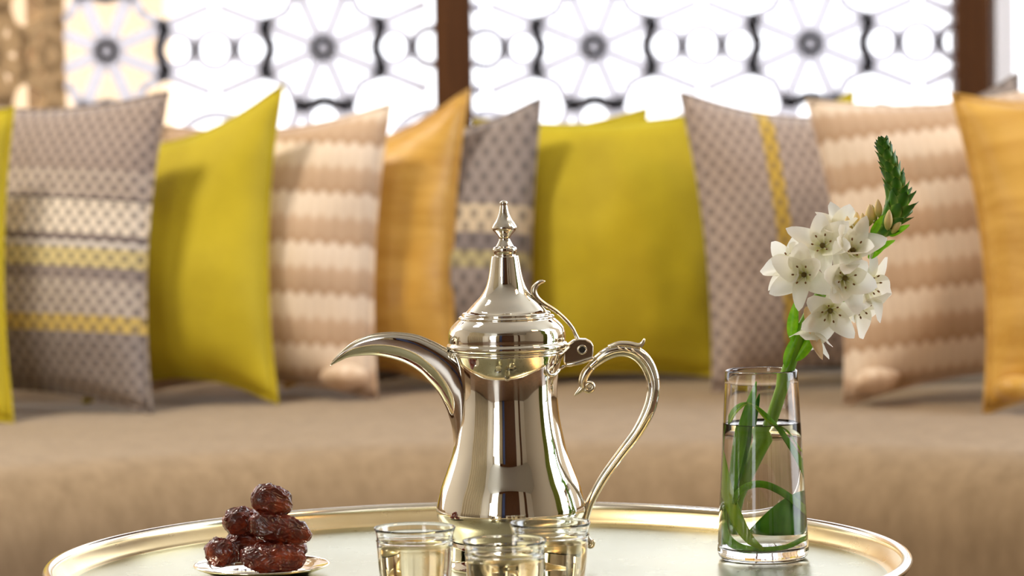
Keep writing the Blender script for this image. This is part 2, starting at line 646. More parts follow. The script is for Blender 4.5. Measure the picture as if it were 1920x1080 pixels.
struct(box_obj('trim_5', (0, FL, -0.08, 0.06, ZT, 4.2), 'dark_wood', mtx=wl), 'wooden lintel over the slanting left window')
# right flank of the bay: clear window with a white blind
RA = math.atan2(-1.5, 1.0)
wr = Matrix.Translation((XR, WY, 0)) @ Matrix.Rotation(RA, 4, 'Z')
rw = empty('window_4', (XR, WY, ZS), (0, 0, RA))
struct(rw, 'clear slanting side window of the bay, far right')
box_obj('window_pane', (0, FL, 0.06, 0.066, 0, ZT - ZS), 'pane_glass', rw)
box_obj('window_frame', (0.0, 0.03, 0.0, 0.05, 0, ZT - ZS), 'white_sheer', rw)
struct(box_obj('wall_right', (0, FL, -0.06, 0.08, 0, ZS), 'plaster', mtx=wr), 'low plaster wall under the slanting right window')
struct(box_obj('trim_6', (0, FL, -0.06, 0.08, ZT, 4.2), 'dark_wood', mtx=wr), 'wooden lintel over the slanting right window')
# the house across the terrace, seen through the left screens
hb = empty('neighbouring_house', (-3.0, 10.6, 0))
tag(hb, 'sunlit sand coloured house wall outside, seen through the left screens', 'building')
box_obj('house_wall', (-3.5, 1.95, 0, 0.3, 0, 3.2), 'warm_stone', hb)
box_obj('house_pier', (0.7, 1.05, -0.25, 0.0, 0, 3.0), 'warm_stone', hb)
box_obj('house_cornice', (-3.5, 2.08, -0.12, 0.42, 3.2, 3.4), 'warm_stone', hb)

# the part of the room behind the photographer: it shows in the polished pot
struct(box_obj('wall_rear', (-2.2, 1.4, -3.2, -3.05, 0, 4.2), 'dark_wood'), 'dark timber wall behind the photographer')
struct(box_obj('wall_rear_pale', (1.4, 4.0, -3.2, -3.05, 0, 4.2), 'plaster'), 'pale plaster end of the wall behind the photographer')
struct(box_obj('trim_7', (2.3, 2.7, -3.05, -2.95, 0, 4.2), 'dark_wood'), 'dark timber pilaster on the pale rear wall')
struct(box_obj('wall_rear_end', (-4.0, -3.6, -3.2, -3.05, 0, 4.2), 'plaster'), 'pale plaster pier beside the rear window')
struct(box_obj('wall_side', (-4.1, -4.0, -3.2, 5.9, 0, 4.2), 'plaster'), 'pale plaster wall on the left side of the room')
struct(box_obj('wall_window_end', (4.0, 4.1, 4.8, 6.4, 0, 4.2), 'plaster'), 'pale plaster wall between side window and bay')
struct(box_obj('wall_window_side', (4.0, 4.1, -3.2, 2.4, 0, 4.2), 'plaster'), 'pale plaster wall on the window side of the room')


def curtain(name, p0, p1, m, label, h=3.8, waves=9, amp=0.05):
    p0, p1 = Vector((*p0, 0)), Vector((*p1, 0))
    d = (p1 - p0); L = d.length; d.normalize(); nrm = Vector((-d.y, d.x, 0))
    vs, fs = [], []
    N = waves * 8
    for i in range(N + 1):
        t_ = i / N
        a = math.sin(t_ * waves * 2 * math.pi) * amp
        for z in (0.02, h):
            vs.append(p0 + d * (L * t_) + nrm * a + Vector((0, 0, z)))
    for i in range(N):
        fs.append((2 * i, 2 * i + 2, 2 * i + 3, 2 * i + 1))
    o = mesh(name, vs, fs, m)
    sd = o.modifiers.new('thick', 'SOLIDIFY'); sd.thickness = 0.006
    tag(o, label, 'curtain')
    return o


curtain('curtain', (-3.85, -0.8), (-3.85, 2.2), 'curtain_cloth', 'cream full length curtain along the pale left wall')
curtain('curtain', (-2.2, -2.9), (-1.5, -2.9), 'curtain_cloth', 'cream curtain hanging beside the rear window', waves=5)
curtain('curtain', (-1.35, -2.85), (-0.95, -2.85), 'blue_stand_in', 'added slate blue cloth before the timber wall, stand-in for a person in blue', waves=4)  # added for a blue streak in the pot, in place of a person
curtain('curtain', (3.8, 1.7), (3.8, 2.4), 'curtain_green', 'green curtain drawn back beside the side window', waves=5)

# ------------------------------------------------------------------ sofa
SEAT = 0.375


def yfront(x):
    return 4.62 - 0.50 * x * x


sofa = empty('curved_sofa', (0, 5.0, 0))
tag(sofa, 'long curved sofa in woven beige brown cloth with a rounded front edge', 'sofa')
sofa_inv = Matrix.Translation((0, -5.0, 0))


def sweep(name, prof, m, parent, x0=-1.9, x1=1.9, n_=80, closed=True):
    vs, fs = [], []
    K = len(prof)
    for i in range(n_ + 1):
        x = x0 + (x1 - x0) * i / n_
        s = 1.0 * x                       # slope of the front line
        inv = 1 / math.sqrt(1 + s * s)
        for (d, z) in prof:
            vs.append((x + d * s * inv * 0.35, yfront(x) + d - 5.0, z))
    for i in range(n_):
        for k_ in range(K):
            j = (k_ + 1) % K
            fs.append((i * K + k_, i * K + j, (i + 1) * K + j, (i + 1) * K + k_))
    fs.append(tuple(range(K))); fs.append(tuple(n_ * K + k_ for k_ in range(K - 1, -1, -1)))
    return mesh(name, vs, fs, m, parent)


prof = [(0.02, 0.08), (0.0, 0.10)]
prof += [(0.0, 0.14), (0.0, 0.20), (0.0, 0.25)]
for q in range(1, 10):
    a = math.pi / 2 * q / 9
    prof.append((0.115 * (1 - math.cos(a)), 0.25 + 0.12 * math.sin(a)))
prof += [(0.3, 0.375), (0.6, 0.375), (1.0, 0.375), (1.45, 0.375), (1.45, 0.08)]
sweep('seat', prof, 'sofa_cloth', sofa)
sweep('base', [(0.06, 0.0), (0.06, 0.078), (1.4, 0.078), (1.4, 0.0)], 'dark_wood', sofa)
bp = [(1.16, 0.376)]
for q in range(0, 9):
    a = math.pi * q / 8
    bp.append((1.31 - 0.14 * math.cos(a), 0.60 + 0.06 * math.sin(a)))
bp += [(1.45, 0.376)]
sweep('backrest', bp, 'sofa_cloth', sofa)


# ------------------------------------------------------------------ pillows
def pillow(label, fabric_name, W, H, T, corner, cornerpx, seatz=SEAT, yaw=0, lean=8, roll=0, seed=0, pinch=0.10, ear=0, ymove=0.0, drop=0.0, group='scatter cushions on the curved sofa'):
    """corner: -1 / +1 / 0 = which bottom corner (or the middle) stands at the pixel cornerpx on the seat"""
    N = 26
    vs, fs = [], []
    rnd = random.Random(seed)
    off = Vector((rnd.uniform(0, 50), rnd.uniform(0, 50), rnd.uniform(0, 50)))
    for side in (1, -1):
        for j in range(N + 1):
            for i in range(N + 1):
                u = -1 + 2 * i / N
                v = -1 + 2 * j / N
                u = math.copysign(abs(u) ** 0.85, u); v = math.copysign(abs(v) ** 0.85, v)
                x = W / 2 * u * (1 - pinch * (1 - v * v) * 0.8)
                z = H / 2 * v * (1 - pinch * (1 - u * u))
                z -= drop * max(0.0, 1 - corner * u) / 2 * max(0.0, (1 + v) / 2)
                e = max(0.0, (1 - u * u)) ** 0.55 * max(0.0, (1 - v * v)) ** 0.50
                if v < 0:                                   # sits on its lower edge: the belly sags
                    e = e * (1 + 0.18 * (-v) * (1 + v) * 4 * 0.5)
                th = T / 2 * e
                w_ = noise.noise(Vector((x * 9, z * 9, side * 3)) + off) * 0.010 + noise.noise(Vector((x * 26, z * 20, side * 3)) + off) * 0.004
                y = -side * (th + w_ * min(1, e * 2.5))
                vs.append((x, y, z))
    K = (N + 1) ** 2
    for s in (0, 1):
        for j in range(N):
            for i in range(N):
                a = s * K + j * (N + 1) + i
                q = (a, a + 1, a + N + 2, a + N + 1)
                fs.append(q if s == 0 else q[::-1])
    o = mesh('throw_pillow', vs, fs, fabric_name, None, recalc=False)
    bm = bmesh.new(); bm.from_mesh(o.data)
    bmesh.ops.remove_doubles(bm, verts=bm.verts, dist=1e-5)
    bmesh.ops.recalc_face_normals(bm, faces=bm.faces)
    bm.to_mesh(o.data); bm.free()
    rot = Euler((R(-lean), 0, 0)).to_matrix().to_4x4()
    rot = Matrix.Rotation(R(yaw), 4, 'Z') @ rot @ Matrix.Rotation(R(-roll), 4, 'Y')
    zmin = min((rot @ v.co).z for v in o.data.vertices)
    cpt = rot @ Vector((corner * W / 2, 0, -H / 2))
    g = at_z(cornerpx[0], cornerpx[1], seatz)
    o.matrix_world = Matrix.Translation((g.x - cpt.x, g.y - cpt.y + ymove, seatz - zmin)) @ rot
    tag(o, label, 'pillow', group)
    if ear:                                 # lower corner folded forward on the seat
        vs, fs = [], []
        for j in range(13):
            for i in range(25):
                th, ph = math.pi * j / 12, 2 * math.pi * i / 24
                q = Vector((0.036 * math.sin(th) * math.cos(ph), 0.026 * math.sin(th) * math.sin(ph), 0.019 * math.cos(th)))
                q *= 1 + 0.22 * noise.noise(q * 40 + off)
                vs.append(Vector((ear * (W / 2 - 0.040), -0.040, -H / 2 + 0.030)) + q)
        for j in range(12):
            for i in range(24):
                fs.append((j * 25 + i, j * 25 + i + 1, j * 25 + i + 26, j * 25 + i + 25))
        mesh('folded_corner', vs, fs, fabric_name, o)
    # sewn edge
    ring = []
    for (u0, v0, u1, v1) in ((-1, -1, 1, -1), (1, -1, 1, 1), (1, 1, -1, 1), (-1, 1, -1, -1)):
        for q in range(16):
            tt = q / 16
            u, v = u0 + (u1 - u0) * tt, v0 + (v1 - v0) * tt
            ring.append((W / 2 * u * (1 - pinch * (1 - v * v) * 0.8), 0, H / 2 * v * (1 - pinch * (1 - u * u)) - drop * (1 - corner * u) / 2 * (1 + v) / 2, 0.0035))
    ring.append(ring[0])
    tube('piping', ring, fabric_name, o, seg=6, up=(0, 1, 0))
    return o


pillow('lime velvet pillow cut off by the left picture edge beside the grey striped one', 'lime_velvet', 0.40, 0.46, 0.13, 1, (24, 793), yaw=-2, roll=0, seed=1)
pillow('grey woven pillow with pale and yellow cross stripes, far left', 'grey_striped_fabric', 0.42, 0.48, 0.15, 1, (284, 776), yaw=-14, roll=-1.5, seed=2, pinch=0.13)
pillow('lime green velvet pillow between grey striped and beige pillows', 'lime_velvet', 0.31, 0.485, 0.15, 1, (520, 760), yaw=-14, roll=0.5, seed=3, drop=0.08, pinch=0.17)
pillow('beige banded pillow left of the gold one behind the spout', 'beige_banded_fabric', 0.37, 0.455, 0.15, 1, (706, 748), yaw=-14, roll=-1.5, seed=4, drop=0.04, pinch=0.11, ear=1)
pillow('shiny gold pillow behind the curved spout of the pot', 'gold_silk', 0.28, 0.475, 0.13, 1, (858, 735), yaw=-13, roll=-1.0, seed=5, drop=0.09, pinch=0.15)
pillow('slate grey woven pillow with cream bands right behind the pot lid', 'slate_weave_fabric', 0.28, 0.46, 0.13, 1, (1000, 728), yaw=-10, roll=-1, seed=6, drop=0.07, pinch=0.10)
pillow('lime green velvet pillow facing forward right of the pot', 'lime_velvet', 0.385, 0.425, 0.12, 1, (1364, 722), yaw=0, roll=1.0, seed=7, pinch=0.07, ymove=0.08)
pillow('lime green velvet pillow hidden behind the forward facing one, one corner showing', 'lime_velvet', 0.36, 0.42, 0.10, 1, (1244, 700), yaw=0, roll=3, seed=8, pinch=0.12, ymove=-0.05)
pillow('grey dotted pillow with one upright yellow stripe behind the vase', 'grey_weave_fabric', 0.34, 0.468, 0.14, -1, (1338, 735), yaw=10, roll=4, seed=9, drop=0.055, pinch=0.12)
pillow('lime green velvet pillow behind the beige one, its tip showing above', 'lime_velvet', 0.24, 0.448, 0.09, 1, (1648, 706), yaw=-5, roll=4, seed=10, pinch=0.12, ymove=0.06, drop=0.07)
pillow('wide beige pillow with toothed brown bands behind the white flower', 'beige_banded_fabric', 0.44, 0.455, 0.16, -1, (1584, 760), yaw=10, roll=4.5, seed=11, pinch=0.12, ear=-1)
pillow('grey woven pillow behind beige and gold pillows, its corner showing at the right', 'slate_weave_fabric', 0.22, 0.475, 0.09, 1, (1950, 722), yaw=-10, roll=4, seed=12, pinch=0.13, drop=0.03)
pillow('shiny gold pillow cut off by the right picture edge', 'gold_silk', 0.44, 0.462, 0.15, -1, (1846, 775), yaw=12, roll=3, seed=13, pinch=0.14, ear=-1)

# ------------------------------------------------------------------ tray table
tc = Vector((0, 2.57, 0))
tc.x = (at_y(92, 1060, 2.53).x + at_y(1708, 1060, 2.53).x) / 2
TR = 0.3225
tc.x -= 0.0018
tray = empty('tray_table', (tc.x, tc.y, 0))
tag(tray, 'round pale brass tray table with an upright rolled rim', 'table')
prof = [(0, TABLE - 0.003), (0, TABLE), (0.15, TABLE), (TR - 0.020, TABLE), (TR - 0.0165, TABLE + 0.0008), (TR - 0.0140, TABLE + 0.003), (TR - 0.0065, TABLE + 0.014),
        (TR - 0.0045, TABLE + 0.014), (TR - 0.0118, TABLE + 0.001), (TR - 0.0150, TABLE - 0.002), (TR - 0.020, TABLE - 0.003)]
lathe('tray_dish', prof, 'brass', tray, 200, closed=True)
rp = [(TR - 0.0042 + 0.0042 * math.cos(2 * math.pi * q / 16), TABLE + 0.0128 + 0.0038 * math.sin(2 * math.pi * q / 16)) for q in range(16)]
lathe('rolled_rim', rp, 'brass_rim', tray, 200, closed=True)
for q in range(6):
    a = 2 * math.pi * q / 6
    b = a + R(75)
    tube('leg', [(0.20 * math.cos(a), 0.20 * math.sin(a), TABLE - 0.0045, 0.011), (0.19 * math.cos(b), 0.19 * math.sin(b), 0.0, 0.011)], 'stand_wood', tray, 10)
rg = [(0.20 * math.cos(2 * math.pi * q / 48), 0.20 * math.sin(2 * math.pi * q / 48), TABLE - 0.0125, 0.009) for q in range(49)]
tube('stand_ring', rg, 'stand_wood', tray, 10, up=(0, 0, 1))

# ------------------------------------------------------------------ coffee pot
pb = at_z(961, 1062, TABLE)
S = FPX / (pb.y / math.cos(PITCH) * 1.0)
S = FPX / (-(CM.inverted() @ pb).z)
pot = empty('coffee_pot', pb, (0, R(-0.55), 0))
tag(pot, 'polished silver coffee pot with a beak spout and scrolled handle', 'coffee pot')


def axis(py):
    return 944 + (py - 376) * 0.0246


def L(px, py, r=None, y=0.0):      # pixel in the pot's plane -> pot coordinates
    p = ((px - axis(py)) / S, y, (1062 - py) / S)
    return p if r is None else (*p, r / S)


def px_prof(pts, steps=5):
    pts = [(r / S, (1062 - y) / S) for r, y in pts]
    return spline(pts, steps)


body = [(0.0, (1062 - 1056) / S), (0.9 * 117 / S, (1062 - 1057) / S), (117 / S, 0.0)]
foot = px_prof([(121, 1061.5), (122.5, 1058), (121.5, 1053), (118.5, 1046), (117, 1032), (116.5, 1018), (115, 1010)], 4)
shell = px_prof([(113, 1009), (115, 1004), (120, 996), (128, 983), (135, 972), (139.5, 960), (140, 950), (138.5, 941), (131, 912), (119, 880), (108, 849), (101, 817),
                 (95.5, 786), (92.5, 755), (92, 739), (93, 712), (95.5, 694), (99, 680), (104, 668), (107.5, 661)], 4)
lathe('body', [(0, 0.02)] + [(110 / S, 0.02)] + shell + [(100 / S, (1062 - 661) / S), (0, (1062 - 664) / S)], 'silver', pot, 128)
lathe('foot', body + foot, 'silver', pot, 128)
lathe('collar', [(0.99 * r / S, (1062 - y) / S) for r, y in ((92, 661), (107, 661), (110, 659), (110.5, 656.5), (109, 654), (92, 654))], 'silver', pot, 128, closed=True)
# lid
lid = px_prof([(106, 653.5), (110, 653), (113, 650), (113.5, 646), (112, 642.5), (109.5, 640.5)], 3) + px_prof([(109, 639), (109.5, 630), (109, 622), (108, 618), (105.5, 612), (98, 603.5), (90.5, 597)], 4)
lid += px_prof([(89, 595.5), (90, 593), (88, 590.5), (85, 589.5)], 2) + px_prof([(82.5, 589), (83.3, 586.5), (81, 584), (78, 583)], 2)
lid += px_prof([(75.5, 582.5), (61, 567), (47, 552.6), (38, 538), (33, 523), (29.8, 508), (27.5, 493), (25.8, 482), (25, 479)], 4)
lidp = lathe('lid', [(0, (1062 - 653) / S)] + lid + [(0, (1062 - 478.5) / S)], 'silver', pot, 128)
fin = px_prof([(20.5, 478.5), (20, 475.5), (22, 471), (22.6, 467), (21.5, 463), (17, 461), (16, 459), (12.5, 453), (10.2, 446.5), (13, 441), (18, 435), (22, 430.5)], 3)
fin += px_prof([(23.4, 427), (23, 424), (19, 417), (15, 411.5), (11, 403), (8.8, 396), (7.2, 388), (6.6, 384)], 3) + px_prof([(7.2, 382), (7.2, 379), (5, 376.3), (0.5, 375.3)], 3)
lathe('finial', [(0, (1062 - 478.5) / S)] + fin + [(0, (1062 - 375.2) / S)], 'silver', lidp, 64)

# spout: an open beak shaped trough
up_ = [(620, 674), (632, 660), (647, 646.5), (665, 634), (693, 623), (721, 619), (749, 620), (777, 624.5), (795, 631), (814, 640), (832, 650), (851, 662), (866, 675), (880, 715), (886, 790)]
lo_ = [(620.5, 675), (637, 667), (655, 660), (680, 657.5), (708, 658.5), (735, 664.5), (762, 674.5), (786, 690), (804, 708), (820, 727), (832, 748), (841, 770), (849, 800), (852, 838), (849, 868)]
wd_ = [0.8, 5, 8, 13, 18, 22, 25, 27.5, 29, 31, 33, 35, 36, 36, 30]
rows = spline([(*a, *b, w) for a, b, w in zip(up_, lo_, wd_)], 5)
vs, fs = [], []
NT_ = 20
for (ux, uy, lx, ly, w) in rows:
    for q in range(NT_ + 1):
        th = math.pi * q / NT_
        f = max(0.0, math.sin(th)) ** 0.85
        p = L(ux + (lx - ux) * f, uy + (ly - uy) * f, None, -w / S * math.cos(th) * (1 + 0.10 * math.sin(th)))
        vs.append(p)
for i in range(len(rows) - 1):
    for q in range(NT_):
        a = i * (NT_ + 1) + q
        fs.append((a, a + 1, a + NT_ + 2, a + NT_ + 1))
sp = mesh('spout', vs, fs, 'silver', pot)
sd = sp.modifiers.new('thick', 'SOLIDIFY'); sd.thickness = 0.0011; sd.offset = 0
lip = [L(u[0], u[1], 1.6, -u[4] / S) for u in rows[2:]]
tube('spout_lip', lip, 'silver_cast', sp, 8)
lip = [L(u[0], u[1], 1.6, u[4] / S) for u in rows[2:]]
tube('spout_lip', lip, 'silver_cast', sp, 8)

# handle
hp = spline([L(1104, 693, 7), L(1118, 680, 9.5), L(1136, 667.5, 11.5), L(1157, 661, 11.5), L(1178, 662, 12.5), L(1197, 671, 13.5), L(1212, 688, 13.5), L(1221, 709, 12.8),
             L(1224.5, 728, 12), L(1222.5, 750, 12), L(1214, 778, 12), L(1192, 818, 10.5), L(1162, 857, 9.5), L(1129, 903, 9), L(1105, 948, 8.2), L(1096, 985, 7.5), L(1099, 1010, 7), L(1108, 1022, 6)], 6)
hd = tube('handle', hp, 'silver', pot, 16, flat=0.85)
tube('handle_ridge', [(x - 0.0, -r * 0.82, z, 0.0010) for x, y, z, r in hp[6:-6]], 'silver_cast', hd, 6)
# acanthus leaf on the crown of the handle
tube('handle_leaf', spline([L(1140, 655, 5), L(1160, 649.5, 6), L(1180, 651, 6.5), L(1195, 654, 6), L(1203, 649, 4.2), L(1206.5, 642, 2.6), L(1206, 639.5, 0.8)], 5), 'silver_cast', hd, 10, flat=1.6)
for dx in (0, 13, 25):
    tube('leaf_vein', spline([L(1157 + dx, 652 + dx * 0.12, 1.6, -0.004), L(1163 + dx, 658 + dx * 0.2, 1.6, -0.0048), L(1173 + dx, 660 + dx * 0.35, 0.6, -0.0045)], 4), 'silver_cast', hd, 6)
# scrolls at both ends of the handle


def scroll(cx, cy, r0, turns, dirn, start, wid, y=0.0):
    pts = []
    for q in range(int(turns * 16) + 1):
        a = start + dirn * 2 * math.pi * q / 16
        r = r0 * (1 - 0.72 * q / (turns * 16))
        pts.append(L(cx + r * math.cos(a), cy + r * math.sin(a), wid * (1 - 0.45 * q / (turns * 16)), y))
    return pts


tube('lower_scroll', scroll(1106, 1023, 7, 1.4, 1, R(-60), 4.2), 'silver_cast', hd, 10, flat=1.6)
tube('upper_tongue', spline([L(1108, 690, 8), L(1098, 702, 9), L(1092, 716, 8), L(1092, 728, 6.5), L(1086, 735, 5), L(1079, 741, 2.2), L(1077, 744, 0.8)], 5), 'silver_cast', hd, 12, flat=0.9)
tube('upper_scroll', scroll(1104, 727, 9, 1.5, -1, R(150), 5.6), 'silver_cast', hd, 10, flat=1.6)
# hinge block
hx = [(1056, 660), (1064, 646), (1074, 639), (1084, 636.5), (1098, 637.5), (1108, 643), (1112, 650), (1111.5, 660), (1110.5, 671), (1092, 680), (1070, 688), (1060, 688), (1055, 678)]
vs, fs = [], []
K = len(hx)
for y in (-0.0075, 0.0075):
    for q in hx:
        vs.append(L(*q, None, y))
fs = [tuple(range(K - 1, -1, -1)), tuple(range(K, 2 * K))] + [(i, (i + 1) % K, K + (i + 1) % K, K + i) for i in range(K)]
hg = mesh('hinge_block', vs, fs, 'silver_cast', pot, smooth=False)
bv = hg.modifiers.new('bevel', 'BEVEL'); bv.width = 0.0012; bv.segments = 3


def disc_ring(name, cx, cy, r, w, y, m, parent):
    pts = [L(cx + r * math.cos(2 * math.pi * q / 24), cy + r * math.sin(2 * math.pi * q / 24), w, y) for q in range(25)]
    return tube(name, pts, m, parent, 8)


disc_ring('hinge_eye', 1090.5, 656, 7.3, 2.0, -0.0078, 'silver', hg)
c = L(1090.5, 656)
vs, fs = lathe_data([(0, 0), (6.3 / S, 0), (6.3 / S, 0.0012), (0, 0.0012)], 24)
ho = mesh('pin_hole_shade', [(c[0] + x, -0.0084 + z, c[2] + y) for x, y, z in vs], fs, 'hole_shade', hg, smooth=False)  # solid disc, the hole's shade is only its dark colour
tube('hinge_strap', spline([L(1060, 683, 4, -0.0075), L(1080, 681, 4, -0.009), L(1098, 676, 4, -0.009), L(1111, 672, 4, -0.0075)], 5), 'silver', hg, 8)
tube('hinge_bracket', spline([L(1066, 650, 3, -0.008), L(1052, 660, 3.2, -0.014), L(1038, 665, 3.4, -0.020), L(1026, 675, 3.2, -0.0255), L(1023, 688, 3.2, -0.027), L(1030, 698, 3.2, -0.026), L(1041, 697, 3, -0.022), L(1048, 690, 3, -0.017), L(1058, 686, 3, -0.008)], 6), 'silver', hg, 10)
# thumb lever lying along the lid
tl = spline([L(1083, 640, 5), L(1079, 630, 3.6), L(1072, 616, 3.4), L(1059, 600, 3.4), L(1040, 583, 3.6), L(1021, 571, 4.2), L(1008, 561, 5.2), L(1001.5, 551, 6), L(1001, 542, 6), L(1006, 534, 5), L(1013, 529.5, 4.2), L(1020, 528.5, 2.4), L(1021.5, 529, 0.7)], 6)
tube('thumb_lever', tl, 'silver_cast', lidp, 12, flat=1.5)

# ------------------------------------------------------------------ glass cups
CR = 0.0288
CH = 0.056


def cup(px, py, label, first=None):
    g = at_z(px, py, TABLE + CH)
    o = empty('glass_cup', (g.x, g.y, TABLE))
    tag(o, label, 'cup', 'small glass cups of pale coffee on the tray')
    outer = spline([(0.0155, 0.0), (0.0185, 0.0015), (0.0222, 0.008), (0.0248, 0.018), (0.0262, 0.030), (0.0268, 0.040), (0.0272, 0.0455), (0.0277, 0.0468)], 4)
    outer += spline([(0.0270, 0.0474), (0.0273, 0.050), (0.0281, 0.053), (0.0288, 0.0550), (0.0289, 0.0556), (0.0286, 0.0560), (0.0280, 0.0558)], 3)
    inner = spline([(0.0272, 0.0535), (0.0262, 0.049), (0.0255, 0.044), (0.0248, 0.032), (0.0235, 0.020), (0.0205, 0.011), (0.0160, 0.0075), (0.006, 0.0068)], 4)
    lathe('glass_wall', [(0, 0.0006), (0.014, 0.0006)] + outer + inner + [(0, 0.0068)], 'glass', o, 96)
    wi = [(r + 0.0003, z) for r, z in inner if z < 0.0455]
    top = wi[0]
    lathe('coffee', [(0, top[1])] + wi + [(0, 0.0066)], 'coffee', o, 96)
    return o


cup(777.5, 988, 'clear glass coffee cup on the tray, leftmost of the three')
cup(946, 1012, 'clear glass coffee cup on the tray, frontmost of the three')
cup(1031, 978.5, 'clear glass coffee cup on the tray, rightmost of the three')

# ------------------------------------------------------------------ saucer and dates
sg = at_z(491, 1062, TABLE + 0.006)
saucer = empty('saucer', (sg.x, sg.y, TABLE))
tag(saucer, 'small polished metal saucer holding the dates', 'saucer')
SR = 129 / FPX * sg.y
sp_ = [(0, 0.0012), (SR * 0.55, 0.0012), (SR * 0.60, 0.0), (SR * 0.66, 0.0), (SR * 0.80, 0.0028), (SR * 0.97, 0.0062), (SR * 0.995, 0.0070), (SR, 0.0076), (SR * 0.99, 0.0082), (SR * 0.965, 0.0078),
       (SR * 0.92, 0.0070), (SR * 0.80, 0.0062), (SR * 0.72, 0.0045), (SR * 0.62, 0.0030), (0, 0.0028)]
lathe('dish', sp_, 'plate_metal', saucer, 120)


def date(label, px, py, dy, a, b, yaw, tilt, seed, bumps=1.0, twist=0):
    """a = half length, b = half thickness"""
    bm = bmesh.new()
    bmesh.ops.create_icosphere(bm, subdivisions=6, radius=1.0)
    rnd = random.Random(seed)
    off = Vector((rnd.uniform(0, 90), rnd.uniform(0, 90), rnd.uniform(0, 90)))
    for v in bm.verts:
        p = v.co.copy()
        rr = math.hypot(p.y, p.z)
        ux = math.copysign(abs(p.x) ** 0.9, p.x)
        k0 = (max(0.0, 1 - abs(ux) ** 2.7)) ** 0.5 / max(rr, 1e-4) if rr > 1e-4 else 0
        q = Vector((ux, p.y * k0, p.z * k0))         # blunt ended barrel
        s = 1 - 0.08 * p.x
        qq = Vector((q.x * 1.25 * a / b * 0.7, q.y * 1.25, q.z * 1.25)) + off
        warp = Vector((noise.noise(qq * 1.3), noise.noise(qq * 1.3 + Vector((7, 3, 1))), noise.noise(qq * 1.3 + Vector((2, 9, 4))))) * 0.45
        r1 = max(0.0, 1 - abs(noise.noise(qq + warp)) * 4.2) ** 1.5
        r2 = max(0.0, 1 - abs(noise.noise((qq + warp) * 2.2 + Vector((5, 5, 5)))) * 3.6) ** 1.5
        r3 = max(0.0, 1 - abs(noise.noise((qq + warp) * 4.4 + Vector((1, 8, 5)))) * 2.6) ** 1.5
        big = noise.noise(q * 1.0 + off)
        ridge = r1 * 0.13 + r2 * 0.075 + r3 * 0.022 + big * 0.18
        k_ = (0.89 + ridge * bumps)
        v.co = Vector((q.x * a * (0.97 + big * 0.05 + ridge * 0.2), q.y * b * s * k_, q.z * b * s * k_ * 0.97))
    me = bpy.data.meshes.new('date')
    bm.to_mesh(me); bm.free()
    me.polygons.foreach_set('use_smooth', [True] * len(me.polygons))
    o = link('date', me, 'date')
    p = at_y(px, py, sg.y + dy)
    o.location = p
    o.rotation_euler = Euler((R(twist), R(tilt), R(yaw)), 'XYZ')
    tag(o, label, 'date', 'dates piled on the saucer')
    # stem scar
    sc_ = lathe_data([(0, 0), (0.0014, 0.0), (0.0018, 0.0005), (0.0012, 0.0010), (0, 0.0006)], 14)
    mesh('stem_scar', [(-a * 0.96 - z, x, y) for x, y, z in sc_[0]], sc_[1], 'date', o)
    return o


m_ = sg.y / FPX                     # metres per pixel at the saucer
date('dark glossy date lying on top of the pile', 511, 938, -0.002, 42 * m_, 29 * m_, 20, 20, 3, twist=30)
date('reddish brown date at the left of the second layer', 455, 977, 0.010, 40 * m_, 28 * m_, 38, 10, 11)
date('long wrinkled date lying across the middle of the pile', 525, 991, -0.006, 62 * m_, 29 * m_, 8, 15, 5, twist=80)
date('small wrinkled date standing at the left foot of the pile', 417, 1037, -0.006, 33 * m_, 29 * m_, 62, 25, 8, 1.1)
date('broad reddish date in front at the bottom of the pile', 512, 1046, -0.016, 62 * m_, 29 * m_, 4, 2, 21, 1.1)
date('date half hidden behind the front one at the right', 534, 1034, 0.020, 44 * m_, 26 * m_, 20, -2, 17)
date('date in the dark gap at the back of the pile', 462, 1024, 0.020, 44 * m_, 32 * m_, -15, 0, 29)

# ------------------------------------------------------------------ vase with water
vg = at_z(1431, 1047, TABLE)
VS = FPX / (-(CM.inverted() @ vg).z)
vase = empty('glass_vase', vg)
tag(vase, 'clear tapering glass vase of water holding the white flower stem', 'vase')
VH = (1047 - 692) / VS
r0, r1 = 86.5 / VS, 67.5 / VS
ro = lambda z: r0 + (r1 - r0) * (z / VH)
outer = [(0, 0.0012), (r0 * 0.55, 0.0010), (r0 * 0.80, 0.0), (r0 * 0.90, 0.0006), (r0 * 0.965, 0.0032), (r0 * 0.992, 0.0070)]
outer += [(ro(VH * q / 14), VH * q / 14) for q in range(1, 14)]
outer += [(r1 + 0.0001, VH - 0.0012), (r1 - 0.0003, VH - 0.0003), (r1 - 0.0010, VH), (r1 - 0.0018, VH - 0.0003), (r1 - 0.0021, VH - 0.0012)]
ri = lambda z: ro(z) - 0.0019
inner = [(ri(VH * q / 14), VH * q / 14) for q in range(13, 1, -1)] + [(ri(0.012), 0.0120), (ri(0.012) - 0.0020, 0.0094), (ri(0.012) - 0.007, 0.0082), (0.014, 0.0078), (0, 0.0076)]
vw = lathe('vase_wall', outer + inner, 'glass', vase, 128)
vw.cycles.is_caustics_caster = True
WZ = (1047 - 794) / VS
wp = [(0, WZ), (ri(WZ) - 0.002, WZ), (ri(WZ) - 0.0004, WZ + 0.0006), (ri(WZ) + 0.0003, WZ + 0.0014)]
wp += [(ri(WZ * q / 10) + 0.0003, WZ * q / 10) for q in range(9, 1, -1)] + [(ri(0.012) + 0.0003, 0.0120), (ri(0.012) - 0.0020, 0.0091), (ri(0.012) - 0.007, 0.0079), (0.014, 0.0075), (0, 0.0073)]
vw = lathe('water', wp, 'water', vase, 128)
vw.cycles.is_caustics_caster = True


# leaves curled inside the vase ------------------------------------
def V(px, py, dy=0.0):
    return at_y(px, py, vg.y + dy)


